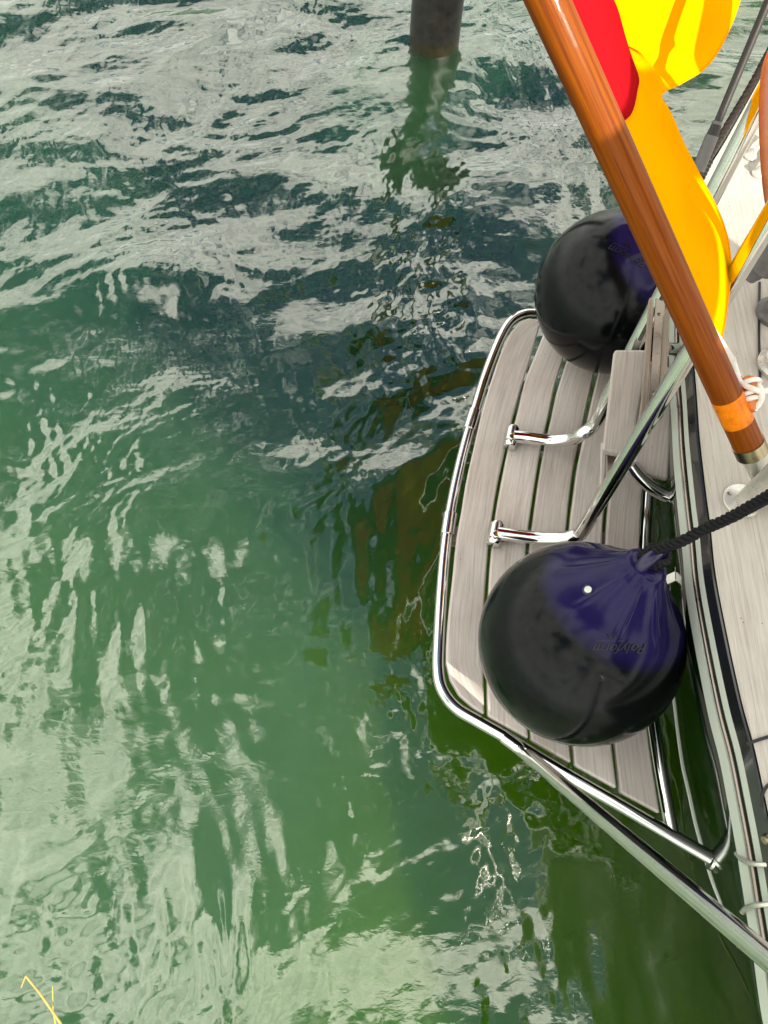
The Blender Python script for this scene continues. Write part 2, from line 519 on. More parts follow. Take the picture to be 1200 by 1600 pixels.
def water_mat():
    m, t, b, o = new_mat('green_harbour_water')
    t.nodes.remove(b)
    tc = N(t, 'ShaderNodeTexCoord')
    # capillary ripples as bump
    mp = N(t, 'ShaderNodeMapping'); mp.inputs['Scale'].default_value = (1.0, 1.9, 1.0)
    mp.inputs['Rotation'].default_value = (0, 0, R(-35))
    t.links.new(tc.outputs['Object'], mp.inputs[0])
    n1 = N(t, 'ShaderNodeTexNoise', inp={'Scale': 22.0, 'Detail': 4.0, 'Roughness': 0.55, 'Distortion': 0.8})
    t.links.new(mp.outputs[0], n1.inputs['Vector'])
    nb = N(t, 'ShaderNodeTexNoise', inp={'Scale': 2.2, 'Detail': 2.0})
    t.links.new(tc.outputs['Object'], nb.inputs['Vector'])
    gt = N(t, 'ShaderNodeMapRange', inp={'From Min': 0.38, 'From Max': 0.66, 'To Min': 0.1, 'To Max': 1.0})
    t.links.new(nb.outputs['Fac'], gt.inputs['Value'])
    ml = N(t, 'ShaderNodeMath', operation='MULTIPLY')
    t.links.new(n1.outputs['Fac'], ml.inputs[0]); t.links.new(gt.outputs[0], ml.inputs[1])
    bp = N(t, 'ShaderNodeBump', inp={'Strength': 1.0, 'Distance': 0.0010})
    t.links.new(ml.outputs[0], bp.inputs['Height'])
    # suspended matter: the green body of the water
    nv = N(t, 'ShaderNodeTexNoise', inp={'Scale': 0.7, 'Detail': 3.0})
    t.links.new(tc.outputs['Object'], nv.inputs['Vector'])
    # brighter green near the bank, darker and bluer further out
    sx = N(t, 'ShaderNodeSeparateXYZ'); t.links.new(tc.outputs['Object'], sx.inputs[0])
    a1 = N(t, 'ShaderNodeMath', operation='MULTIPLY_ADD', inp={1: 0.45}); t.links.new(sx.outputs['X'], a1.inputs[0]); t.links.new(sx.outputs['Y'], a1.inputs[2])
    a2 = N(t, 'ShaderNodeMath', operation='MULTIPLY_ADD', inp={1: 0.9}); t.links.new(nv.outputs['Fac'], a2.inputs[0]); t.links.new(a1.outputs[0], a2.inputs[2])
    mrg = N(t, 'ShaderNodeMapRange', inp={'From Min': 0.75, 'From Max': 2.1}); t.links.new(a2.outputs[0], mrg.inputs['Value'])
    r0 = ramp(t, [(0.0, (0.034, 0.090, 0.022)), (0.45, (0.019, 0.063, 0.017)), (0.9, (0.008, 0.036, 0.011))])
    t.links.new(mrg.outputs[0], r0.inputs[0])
    # yellower green along the boat
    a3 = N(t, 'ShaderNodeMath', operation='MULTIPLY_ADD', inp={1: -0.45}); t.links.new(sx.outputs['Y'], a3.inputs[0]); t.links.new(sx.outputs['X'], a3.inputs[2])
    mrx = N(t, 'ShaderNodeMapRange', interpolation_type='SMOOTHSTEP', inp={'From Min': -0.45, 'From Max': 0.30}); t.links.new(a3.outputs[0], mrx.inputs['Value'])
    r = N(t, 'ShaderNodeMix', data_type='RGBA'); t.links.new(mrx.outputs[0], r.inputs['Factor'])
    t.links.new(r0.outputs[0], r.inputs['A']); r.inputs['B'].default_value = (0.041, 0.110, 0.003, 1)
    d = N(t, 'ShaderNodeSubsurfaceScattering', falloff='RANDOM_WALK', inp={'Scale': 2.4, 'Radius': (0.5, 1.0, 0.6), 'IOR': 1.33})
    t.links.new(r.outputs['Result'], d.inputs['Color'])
    up = N(t, 'ShaderNodeCombineXYZ', inp={2: 1.0})
    t.links.new(up.outputs[0], d.inputs['Normal'])
    g = N(t, 'ShaderNodeBsdfGlossy', inp={'Color': (1, 1, 1, 1), 'Roughness': 0.0})
    t.links.new(bp.outputs[0], g.inputs['Normal'])
    fr = N(t, 'ShaderNodeFresnel', inp={'IOR': 2.25})
    t.links.new(bp.outputs[0], fr.inputs['Normal'])
    mx = N(t, 'ShaderNodeMixShader')
    t.links.new(fr.outputs[0], mx.inputs[0]); t.links.new(d.outputs[0], mx.inputs[1]); t.links.new(g.outputs[0], mx.inputs[2])
    t.links.new(mx.outputs[0], o.inputs[0])
    return m
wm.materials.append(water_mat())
water = bpy.data.objects.new("water", wm); col.objects.link(water)
water['kind'] = 'structure'

# ------------------------------------------------------------------ yacht: hull and deck
ZD, ZP = 0.80, 0.33        # deck height, swim platform height
yacht = empty('sailing_yacht', P(1075, 700, 0.0),
              'dark green sailing yacht with pale stripes, teak deck, swim platform and folded boarding ladder', 'yacht')
edge_px = [(1420, -260), (1300, -75), (1240, 30), (1200, 97), (1165, 160), (1130, 222), (1106, 262), (1091, 300), (1083, 350),
           (1079, 430), (1079, 500), (1081, 560), (1085, 610), (1089, 670), (1094, 720), (1101, 780), (1107, 825), (1115, 900),
           (1134, 1000), (1156, 1100), (1175, 1170), (1192, 1250), (1208, 1330), (1222, 1410), (1238, 1500),
           (1258, 1620), (1300, 1800), (1370, 2050)]
edge = dense(spline([P(x, y, ZD) for x, y in edge_px], 6), 0.02)
# far ends forward along the topsides (outside the photo)
def run_forward(p, d, n, bend):
    o = []; d = d.normalized()
    for i in range(n):
        d = (d + bend*0.05).normalized(); p = p + d*0.15; o.append(p.copy())
    return o
fwd = Vector((1.0, -0.25, 0))
pre = run_forward(edge[0], edge[0]-edge[1], 30, fwd)
post = run_forward(edge[-1], edge[-1]-edge[-2], 30, fwd)
outline = pre[::-1]+edge+post
def outward(pl):
    o = []
    for i in range(len(pl)):
        a = pl[max(i-1, 0)]; b = pl[min(i+1, len(pl)-1)]
        t = (b-a); t.z = 0; t.normalize()
        o.append(Vector((t.y, -t.x, 0)))
    # outline runs from far side round the stern to near side: outward is aft (-x) there
    mid = len(pl)//2
    if o[mid].x > 0: o = [-v for v in o]
    return o
out_n = outward(outline)
wl_px = [(1040, 300), (1046, 500), (1050, 700), (1051, 870), (1050, 960), (1051, 1080), (1059, 1150), (1070, 1230), (1090, 1310), (1125, 1415), (1172, 1515), (1240, 1640), (1330, 1800)]
wl_line = spline([P(x, y, 0.0) for x, y in wl_px], 6)
def hit(p, n):
    """distance from p against its outward normal n to the waterline"""
    for a, b in zip(wl_line[:-1], wl_line[1:]):
        e = b-a; den = (-n.x)*(-e.y)-(-n.y)*(-e.x)
        if abs(den) < 1e-9: continue
        w = a-p
        t = (w.x*(-e.y)-w.y*(-e.x))/den
        k = ((-n.x)*w.y-(-n.y)*w.x)/den
        if 0 <= k <= 1 and 0 < t < 1.2: return t
    return None
ins0 = [hit(p, n) for p, n in zip(outline, out_n)]
ok = [i for i, h in enumerate(ins0) if h is not None]
ins0 = [h if h is not None else ins0[min(ok, key=lambda j: abs(j-i))] for i, h in enumerate(ins0)]
ins0 = list(np.convolve(np.pad(np.array(ins0), 9, mode='edge'), np.ones(19)/19, mode='valid'))
def hull_ring(z, proud=0.0):
    k = 0.0 if z > 0.68 else ((0.68-z)/0.68)**1.15
    return [Vector((p.x, p.y, z)) - n*(h*k-proud) for p, n, h in zip(outline, out_n, ins0)]
def loft(rings):
    n = len(rings[0]); v = []; f = []; uv = []
    for j, rg_ in enumerate(rings):
        for i, p in enumerate(rg_): v.append(p); uv.append((i*0.02, j*0.05))
    for j in range(len(rings)-1):
        for i in range(n-1): f.append((j*n+i, j*n+i+1, (j+1)*n+i+1, (j+1)*n+i))
    return v, f, uv
zs = [0.795, 0.75, 0.70, 0.68, 0.62, 0.56, 0.48, 0.40, 0.32, 0.24, 0.16, 0.08, 0.0, -0.1, -0.25]
v, f, uv = loft([hull_ring(z) for z in zs])
hull = mesh_obj('hull', v, f, M['green'], yacht, True, uv)
def band(name, z0, z1, proud, mat, parent):
    rings = [hull_ring(z0, 0.0), hull_ring(z0, proud), hull_ring(z1, proud), hull_ring(z1, 0.0)]
    v, f, uv = loft(rings)
    o = mesh_obj(name, v, f, mat, parent, True, uv)
    return o
band('toe_rail', 0.803, 0.768, 0.004, M['dark_rail'], yacht)
band('cream_stripe', 0.767, 0.744, 0.003, M['cream'], hull)
band('cream_stripe', 0.712, 0.679, 0.003, M['cream'], hull)
tube('rub_rail', [p for p in hull_ring(0.727, 0.002)], 0.0048, M['dull_steel'], yacht, 10)
tube('boot_stripe', [p for p in hull_ring(0.04, 0.001)], 0.0032, M['cream'], hull, 6)
# deck sheet inside the outline
bm = bmesh.new()
ring = [bm.verts.new(Vector((p.x, p.y, ZD+0.001)) - n*0.004) for p, n in zip(outline, out_n)]
bm.faces.new(ring)
bmesh.ops.triangulate(bm, faces=bm.faces)
uvl = bm.loops.layers.uv.new("uv")
ax_l = (P(1160, 1100, ZD)-P(1110, 800, ZD)).normalized(); ax_w = Vector((-ax_l.y, ax_l.x, 0))
for fa in bm.faces:
    fa.smooth = False
    for lp in fa.loops:
        lp[uvl].uv = (lp.vert.co.dot(ax_l), lp.vert.co.dot(ax_w))
me = bpy.data.meshes.new('deck'); bm.to_mesh(me); bm.free(); me.materials.append(M['teak_deck'])
deck = link(bpy.data.objects.new('deck', me), yacht)
for pl in ([(1167, 1163), (1185, 1156), (1210, 1148), (1260, 1128)],
           [(1190, 1262), (1192, 1240), (1203, 1225), (1240, 1205)],
           [(1187, 440), (1186, 520), (1188, 600)]):
    pts = dense(spline([P(x, y, ZD+0.004) for x, y in pl], 6), 0.01)
    w = 0.0028; seam = MB()
    fr = frames(pts)
    for a, b, (t, u, ww) in zip(pts[:-1], pts[1:], fr[:-1]):
        s = Vector((-t.y, t.x, 0)).normalized()*w
        seam.add([a-s, a+s, b+s, b-s], [(0, 1, 2, 3)])
    seam.build('caulk_seam', M['caulk'], deck, False)

# ------------------------------------------------------------------ swim platform
plat = bpy.data.objects.new('swim_platform', None); link(plat, yacht)
def PL(lst, z): return [P(x, y, z) for x, y in lst]
TR = 0.0148
outer_px = [(1085, 440), (1000, 470), (905, 486), (845, 490), (820, 491), (798, 503), (781, 531), (760, 585), (740, 650), (722, 715), (706, 790),
            (696, 860), (690, 930), (686, 1000), (685, 1045), (691, 1077), (712, 1105), (748, 1127), (790, 1151), (830, 1176),
            (900, 1218), (980, 1264), (1060, 1311), (1110, 1340)]
tube('outer_tube', spline(PL(outer_px, ZP-0.005), 8), TR, M['steel'], plat)
tube('inner_tube', spline(PL([(1035, 470), (1025, 600), (1017, 700), (1011, 790), (1007, 860), (1007, 960), (1015, 1080), (1030, 1190), (1051, 1305)], ZP-0.008), 8), 0.0148, M['steel'], plat)
for a, b in (((742, 643), (733, 672)), ((704, 803), (699, 836))):
    tube('sleeve', [P(*a, ZP-0.005), P(*b, ZP-0.005)], TR+0.0035, M['steel'], plat)
slats = [
 ([(827,496),(803,511),(783,550),(768,593),(754,640),(741,697),(729,750),(721,800),(714,837),(708,897),(701,960),(697,1020),(700,1052),(716,1084),(738,1104)],
  [(846,500),(828,563),(814,607),(803,647),(791,697),(779,750),(769,807),(764,847),(760,897),(756,960),(755,1020),(756,1070),(757,1116)]),
 ([(858,500),(838,550),(821,593),(808,647),(795,697),(784,750),(775,800),(769,850),(765,897),(762,960),(761,1020),(762,1118)],
  [(895,515),(868,600),(857,650),(846,697),(837,750),(829,803),(823,850),(819,920),(818,1000),(820,1080),(826,1154)]),
 ([(902,515),(873,603),(862,652),(851,699),(842,750),(834,805),(828,850),(824,920),(823,1000),(825,1080),(830,1156)],
  [(943,520),(918,630),(907,680),(897,727),(890,777),(885,827),(880,900),(879,1000),(884,1100),(893,1192)]),
 ([(950,520),(924,630),(913,680),(903,727),(896,777),(890,827),(886,900),(885,1000),(890,1100),(899,1196)],
  [(995,525),(972,640),(962,700),(951,750),(944,800),(941,845),(939,900),(941,1000),(949,1100),(964,1232)]),
 ([(1002,525),(978,640),(968,700),(957,750),(950,800),(947,845),(945,900),(947,1000),(955,1100),(970,1238)],
  [(1030,560),(1015,660),(1007,740),(1003,790),(1000,850),(998,950),(1006,1080),(1018,1180),(1032,1271)]),
]
sl = MB()
for i, (a, b) in enumerate(slats):
    v, f, uv = slab_geo(spline(PL(a, ZP+0.012), 5), spline(PL(b, ZP+0.012), 5), Vector((0, 0, -0.022)), 30)
    sl.add(v, f, [(u+i*1.7, w+i*0.31) for u, w in uv])
auto_bevel(sl.build('slat_panel', M['teak'], plat, True), 0.005, 3)
for a, b in (((725, 678), (1012, 705)), ((700, 838), (1000, 850)), ((715, 1000), (1005, 1010))):
    A, B = P(*a, ZP-0.03), P(*b, ZP-0.03)
    d = (B-A)*0.5; s = Vector((-d.y, d.x, 0)).normalized()*0.022
    o = MB().add(*box_geo((A+B)*0.5, d, s, Vector((0, 0, 0.016)))).build('cross_beam', M['teak_brown'], plat, False)
# corner strut up to the deck guard rail, passing outside the photo
rail_a, rail_b = P(828, 1183, ZP+0.01), P(1200, 1497, 1.02)
d = rail_b-rail_a
guard = spline([P(787, 1151, ZP+0.0), P(806, 1165, ZP+0.004), rail_a, rail_a+d*0.33, rail_a+d*0.66, rail_b, rail_b+d*0.3], 8)
tube('guard_rail', guard, 0.0150, M['steel'], yacht, 24)
gend = guard[-1]
tube('guard_rail_post', [gend, gend+Vector((0.25, 0.05, -0.3))], 0.0148, M['steel'], yacht)
# flange where the platform tube meets the topside
fl = MB()
c = P(1114, 1338, ZP-0.01)
for k, off in ((0, 0.0), (1, 0.014)):
    v, f, uv = lathe_geo([(-0.003, 0.004), (-0.003, 0.030), (0.003, 0.030), (0.003, 0.004)], c+Vector((off, -off*0.5, 0)), Vector((0.9, -0.45, 0.1)), 24)
    fl.add(v, f, uv)
fl.build('tube_flange', M['steel'], plat)

# ------------------------------------------------------------------ boarding ladder
lad = bpy.data.objects.new('boarding_ladder', None); link(lad, yacht)
LR = 0.0170
lo0, lo1 = P(908, 832, 0.46), P(1204, 340, 1.26)
up0, up1 = P(928, 663, 0.49), P(1214, 110, 1.30)
lo_path = spline([P(778, 833, 0.375), P(800, 836, 0.38), P(840, 841, 0.39), P(872, 842, 0.415), P(893, 839, 0.44), lo0, lo0.lerp(lo1, .12), lo0.lerp(lo1, .35), lo0.lerp(lo1, .7), lo1, lo1+(lo1-lo0)*0.3], 8)
up_path = spline([P(803, 682, 0.375), P(825, 684, 0.38), P(862, 689, 0.39), P(890, 686, 0.42), P(910, 678, 0.46), up0, up0.lerp(up1, .12), up0.lerp(up1, .35), up0.lerp(up1, .7), up1, up1+(up1-up0)*0.3], 8)
tube('side_rail', lo_path, LR, M['steel'], lad, 24)
tube('side_rail', up_path, LR, M['steel'], lad, 24)
# collar at a joint of the far rail
jc = up0.lerp(up1, 0.655); jd = (up1-up0).normalized()
tube('collar', [jc-jd*0.006, jc+jd*0.006], LR+0.003, M['steel'], lad)
for (x, y) in ((800, 681), (775, 832)):
    hb = MB()
    c = P(x, y, 0.368)
    up_i = (P(x+4, y-20, 0.368)-c).normalized()
    v, f, uv = lathe_geo([(-0.036, 0.006), (-0.034, 0.013), (-0.027, 0.0165), (-0.022, 0.0165), (-0.022, 0.0125), (-0.018, 0.0125), (-0.018, 0.018), (0.022, 0.018), (0.022, 0.013), (0.029, 0.013), (0.031, 0.009)], c, up_i, 20)
    hb.add(v, f, uv)
    s = Vector((up_i.y, -up_i.x, 0))
    hb.add(*box_geo(c-Vector((0, 0, 0.016)), s*0.016, up_i*0.030, Vector((0, 0, 0.012))))
    v, f, uv = lathe_geo([(0, 0.010), (0.004, 0.010), (0.006, 0.006)], c-up_i*0.012+Vector((0, 0, 0.014)), Vector((0, 0, 1)), 16)
    hb.add(v, f, uv)
    auto_bevel(hb.build('hinge_bracket', M['steel'], lad), 0.0012, 2)
def quad_slab(pts, down, n=10):
    a, b, c, d = pts   # top-left, top-right, bottom-right, bottom-left
    return slab_geo([a, d], [b, c], down, n)
t1 = MB()
v, f, uv = quad_slab([P(958, 545, .76), P(1014, 545, .76), P(985, 713, .585), P(940, 704, .585)], Vector((0.008, 0.0, -0.020)))
t1.add(v, f, uv)
v, f, uv = quad_slab([P(1008, 560, .70), P(1056, 575, .70), P(1044, 748, .54), P(988, 736, .54)], Vector((0.008, 0.0, -0.020)))
t1.add(v, f, [(u+3, w+.2) for u, w in uv])
auto_bevel(t1.build('tread', M['teak'], lad), 0.007, 4)
t2 = MB()
v, f, uv = quad_slab([P(1013, 464, .93), P(1022, 463, .93), P(1010, 652, .69), P(999, 656, .69)], Vector((0.012, 0.0, -0.035)))
t2.add(v, f, uv)
v, f, uv = quad_slab([P(1041, 475, .925), P(1048, 487, .925), P(1040, 640, .69), P(1029, 648, .69)], Vector((0.006, 0.0, -0.035)))
t2.add(v, f, [(u+2, w+.1) for u, w in uv])
tr2 = auto_bevel(t2.build('tread', M['teak_brown'], lad), 0.004, 3)
v, f, uv = quad_slab([P(1024, 465, .915), P(1039, 471, .915), P(1027, 652, .680), P(1012, 652, .680)], Vector((0.006, 0.0, -0.012)))
tp = auto_bevel(MB().add(v, f, uv).build('tread_plate', M['dull_steel'], tr2), 0.0012, 2)
for x, y in ((1030, 491), (1028, 550), (1026, 580), (1021, 614)):
    zz = .922 - .237*(y-464)/188.0
    v, f, uv = lathe_geo([(0, 0.0042), (0.0012, 0.0042), (0.0018, 0.0025)], P(x, y, zz+0.0005), Vector((-0.2, -.3, 1)), 14)
    mesh_obj('screw', v, f, M['brass'], tr2, True, uv)
t3 = MB()
v, f, uv = quad_slab([P(939, 690, .545), P(949, 690, .545), P(945, 762, .52), P(937, 765, .52)], Vector((0.008, 0, -0.03)))
tr3 = auto_bevel(t3.add(v, f, uv).build('tread', M['teak'], lad), 0.004, 3)
v, f, uv = quad_slab([P(949, 690, .54), P(972, 690, .54), P(962, 742, .52), P(949, 738, .52)], Vector((0.004, 0, -0.006)))
MB().add(v, f, uv).build('tread_plate', M['dull_steel'], tr3)
# bow shaped stand-off tubes between ladder and hull
tube('hull_bracket', spline([P(985, 728, .56), P(996, 742, .55), P(1012, 757, .54), P(1034, 771, .53), P(1056, 778, .53), P(1078, 775, .53), P(1096, 765, .55)], 8), 0.0155, M['steel'], yacht, 24)
tube('hull_bracket', spline([P(1038, 545, .80), P(1055, 546, .74), P(1080, 543, .70)], 8), 0.0150, M['steel'], yacht, 24)
# small latch on the topside beside the near fender
lt = MB()
A, B, C_, D_ = P(1038, 908, .50), P(1056, 900, .52), P(1064, 900, .52), P(1090, 912, .60)
for a, b in ((A, B), (C_, D_)):
    d = (b-a)*0.5; lt.add(*box_geo((a+b)*0.5, d, Vector((0, 0.011, 0)), Vector((0, 0, 0.0025))))
v, f, uv = tube_geo([P(1060, 905, .52), P(1060, 886, .54)], 0.0075, 14)
lt.add(v, f, uv)
auto_bevel(lt.build('latch', M['white_metal'], yacht), 0.001, 2)

# ------------------------------------------------------------------ fittings on the stern deck
stn = bpy.data.objects.new('stern_stanchion', None); link(stn, yacht)
base = P(1158, 783, ZD+0.002)
v, f, uv = lathe_geo([(0, 0.036), (0.004, 0.036), (0.006, 0.033), (0.006, 0.0)], base, Vector((0, 0, 1)), 36)
mesh_obj('flange', v, f, M['white_metal'], stn, True, uv)
for a in (2.6, 4.6, 0.5):
    v, f, uv = lathe_geo([(0.0, 0.0045), (0.0022, 0.0045), (0.003, 0.003)], base+Vector((0.027*math.cos(a), 0.027*math.sin(a), 0.0055)), Vector((0, 0, 1)), 12)
    mesh_obj('screw', v, f, M['dull_steel'], stn, True, uv)
tube('post', spline([base+Vector((0, 0, 0.004)), P(1166, 776, ZD+.04), P(1200, 745, 1.02), P(1260, 690, 1.3)], 8), 0.0150, M['white_metal'], stn, 24)
# staff socket
sock_a, sock_b = P(1172, 700, 1.00), P(1216, 790, 0.82)
tube('staff_socket', [sock_a, sock_b], 0.0212, M['white_metal'], yacht, 28)
# winch and cleats near the right edge
wn_ = MB()
for (x, y, prof) in ((1209, 492, [(0, .040), (.012, .042), (.016, .030), (.05, .026), (.07, .034), (.078, .034), (.08, .0)]),
                     (1212, 572, [(0, .040), (.01, .042), (.014, .034), (.03, .033), (.034, .028), (.036, 0)])):
    v, f, uv = lathe_geo(prof, P(x, y, ZD+.002), Vector((0, 0, 1)), 36)
    wn_ = MB().add(v, f, uv)
    wn_.build('winch', M['white_metal'] if y > 550 else M['grey_plastic'], yacht)
hd = MB()  # dark grey cylinder fitting of unknown use
v, f, uv = tube_geo([P(1168, 436, .86), P(1195, 412, .90)], 0.018, 24, rf=lambda t: 0.014+0.012*t); hd.add(v, f, uv)
v, f, uv = tube_geo([P(1188, 418, .885), P(1240, 372, .97)], 0.032, 28); hd.add(v, f, uv)
auto_bevel(hd.build('grey_cylinder', M['grey_plastic'], yacht), 0.003, 2)
for (x, y) in ((1172, 245), (1184, 272)):
    pe = MB()
    b0 = P(x, y, ZD+.002)
    v, f, uv = lathe_geo([(0, .016), (.004, .016), (.010, .011), (.024, .009), (.027, .0)], b0, Vector((0, 0, 1)), 24); pe.add(v, f, uv)
    v, f, uv = tube_geo([b0+Vector((0, 0, .018)), b0+Vector((.03, .02, .03)), b0+Vector((.06, .045, .034))], 0.007, 14); pe.add(v, f, uv)
    pe.build('deck_eye', M['white_metal'], yacht)
for pl, zz in (([(1151, 1334), (1160, 1343), (1180, 1350), (1240, 1352)], (.665, .70, .76, .80)),
               ([(1160, 1425), (1168, 1418), (1184, 1414), (1240, 1411)], (.665, .70, .76, .80))):
    pts = spline([P(x, y, z) for (x, y), z in zip(pl, zz)], 8)
    v, f, uv = tube_geo(pts, 0.006, 12, rf=lambda t: 0.0045-0.0005*t)
    mesh_obj('fairlead_bar', v, f, M['white_metal'], yacht, True, uv)
v, f, uv = lathe_geo([(-.009, .001), (-.007, .006), (0, .009), (.007, .006), (.009, .001)], P(1198, 1311, ZD+.01), Vector((0, 0, 1)), 16)
mesh_obj('brass_stud', v, f, M['brass'], yacht, True, uv)
tube('hand_rail', spline([P(1240, 20, 1.36), P(1205, 92, 1.33), P(1197, 150, 1.30), P(1197, 220, 1.26), P(1203, 300, 1.2), P(1218, 380, 1.14)], 8), 0.010, M['salmon_wood'], yacht, 16)

# mast and pale boom, added out of view for a streak mirrored in the water
bm0, bm1 = Vector((1.55, 0.21, 1.66)), Vector((-0.30, 3.07, 1.66))
tube('added_boom', [bm0.lerp(bm1, i/20) for i in range(21)], 0.06, M['pale_boom'], yacht, 20, rf=lambda t: 0.060-0.012*t+0.006*math.sin(t*23))
tube('added_mast', [bm0+Vector((0.08, -0.05, -0.9)), bm0+Vector((0.08, -0.05, 4.5))], 0.055, M['white_metal'], yacht, 20)
# canopy added out of view, its outline cast back from the wanted stern shade
zc = 2.45
shade_px = [(684, 980), (728, 1058), (775, 1112), (850, 1160), (960, 1222), (1100, 1300), (1300, 1400), (1300, 600), (1150, 420), (960, 390), (900, 385), (815, 440), (790, 375), (700, 330), (640, 290), (500, 225), (380, 235), (300, 330), (270, 540), (400, 720), (640, 880)]
def cast(p): return p + SUN*((zc-p.z)/SUN.z)
split_a = [(548, 235), (548, 310), (549, 450), (542, 455), (555, 640), (600, 855)]
split_b = [(600, 855), (555, 640), (542, 455), (518, 450), (516, 310), (548, 305), (548, 235)]
caster_pts = [cast(P(x, y, ZP)) for x, y in shade_px]
shade_caster = bpy.data.objects.new('added_shade_canopy', None); link(shade_caster, yacht)
# two canopy panels, with an opening shaped to let sun onto the flag edge
for poly in (shade_px[:15]+split_a+[(640, 880)], split_b+shade_px[15:20]):
    q = [cast(P(x, y, ZP)) for x, y in poly]
    n = len(q)
    va = q+[p+Vector((0, 0, 0.02)) for p in q]
    fa = [tuple(range(n)), tuple(range(2*n-1, n-1, -1))]+[(i, (i+1) % n, n+(i+1) % n, n+i) for i in range(n)]
    mesh_obj('shade_panel', va, fa, M['shade_caster'], shade_caster, False)
for i in (0, 5, 6, 8):
    p = caster_pts[i]
    tube('pole', [Vector((p.x, p.y, zc)), Vector((p.x+.1, p.y, -0.2))], 0.014, M['steel'], shade_caster, 12)  # supports of the added canopy

# ------------------------------------------------------------------ fenders
def ball_mat():
    m, t, b, o = new_mat('dark_pvc_fender')
    uv = N(t, 'ShaderNodeUVMap', uv_map='uv')
    sp = N(t, 'ShaderNodeSeparateXYZ'); t.links.new(uv.outputs[0], sp.inputs[0])
    tc = N(t, 'ShaderNodeTexCoord')
    nz = N(t, 'ShaderNodeTexNoise', inp={'Scale': 9.0, 'Detail': 6.0, 'Roughness': 0.65})
    t.links.new(tc.outputs['Object'], nz.inputs['Vector'])
    ad = N(t, 'ShaderNodeMath', operation='MULTIPLY_ADD', inp={1: 0.004, 2: 0.0})
    t.links.new(nz.outputs['Fac'], ad.inputs[0])
    s2 = N(t, 'ShaderNodeMath', operation='ADD'); t.links.new(sp.outputs['Y'], s2.inputs[0]); t.links.new(ad.outputs[0], s2.inputs[1])
    mr = N(t, 'ShaderNodeMapRange', inp={'From Min': 0.136, 'From Max': 0.158}); t.links.new(s2.outputs[0], mr.inputs['Value'])
    body = ramp(t, [(0.35, (0.0012, 0.0018, 0.0022)), (0.62, (0.003, 0.004, 0.0045)), (0.8, (0.006, 0.007, 0.0065))])
    t.links.new(nz.outputs['Fac'], body.inputs[0])
    cap = ramp(t, [(0.3, (0.008, 0.005, 0.044)), (0.7, (0.013, 0.009, 0.060))])
    t.links.new(nz.outputs['Fac'], cap.inputs[0])
    mx = N(t, 'ShaderNodeMix', data_type='RGBA')
    t.links.new(mr.outputs[0], mx.inputs['Factor']); t.links.new(body.outputs[0], mx.inputs['A']); t.links.new(cap.outputs[0], mx.inputs['B'])
    # brownish scuffs
    mp = N(t, 'ShaderNodeMapping'); mp.inputs['Scale'].default_value = (14, 14, 60); mp.inputs['Rotation'].default_value = (0.6, 0.9, 0)
    t.links.new(tc.outputs['Object'], mp.inputs[0])
    n3 = N(t, 'ShaderNodeTexNoise', inp={'Scale': 1.6, 'Detail': 5.0, 'Roughness': 0.75}); t.links.new(mp.outputs[0], n3.inputs['Vector'])
    sc = N(t, 'ShaderNodeMapRange', inp={'From Min': 0.62, 'From Max': 0.80, 'To Min': 0.0, 'To Max': 0.3}); t.links.new(n3.outputs['Fac'], sc.inputs['Value'])
    mx2 = N(t, 'ShaderNodeMix', data_type='RGBA'); mx2.inputs['B'].default_value = (0.045, 0.040, 0.030, 1)
    t.links.new(sc.outputs[0], mx2.inputs['Factor']); t.links.new(mx.outputs['Result'], mx2.inputs['A'])
    t.links.new(mx2.outputs['Result'], b.inputs['Base Color'])
    rr = N(t, 'ShaderNodeMapRange', inp={'From Min': 0.3, 'From Max': 0.75, 'To Min': 0.13, 'To Max': 0.22}); t.links.new(nz.outputs['Fac'], rr.inputs['Value'])
    t.links.new(rr.outputs[0], b.inputs['Roughness'])
    b.inputs['Specular IOR Level'].default_value = 0.18
    bp = N(t, 'ShaderNodeBump', inp={'Strength': 0.05, 'Distance': 0.003}); t.links.new(nz.outputs['Fac'], bp.inputs['Height'])
    t.links.new(bp.outputs[0], b.inputs['Normal'])
    return m
M['ball'] = ball_mat()
M['emboss'] = simple('embossed_pvc', (0.0015, 0.001, 0.006), 0.4, 0, 0.1, 30)
M['purple'] = simple('purple_pvc', (0.010, 0.006, 0.045), 0.28, 0, 0.2, 30)
BR = 0.21
def view_axis(center, a):
    """axis given in the frame of someone looking at the ball from the camera"""
    vz = (CAM-center).normalized()
    vx = (ROT @ Vector((1, 0, 0))); vx = (vx-vz*vx.dot(vz)).normalized()
    vy = vz.cross(vx)
    return (vx*a[0]+vy*a[1]+vz*a[2]).normalized()
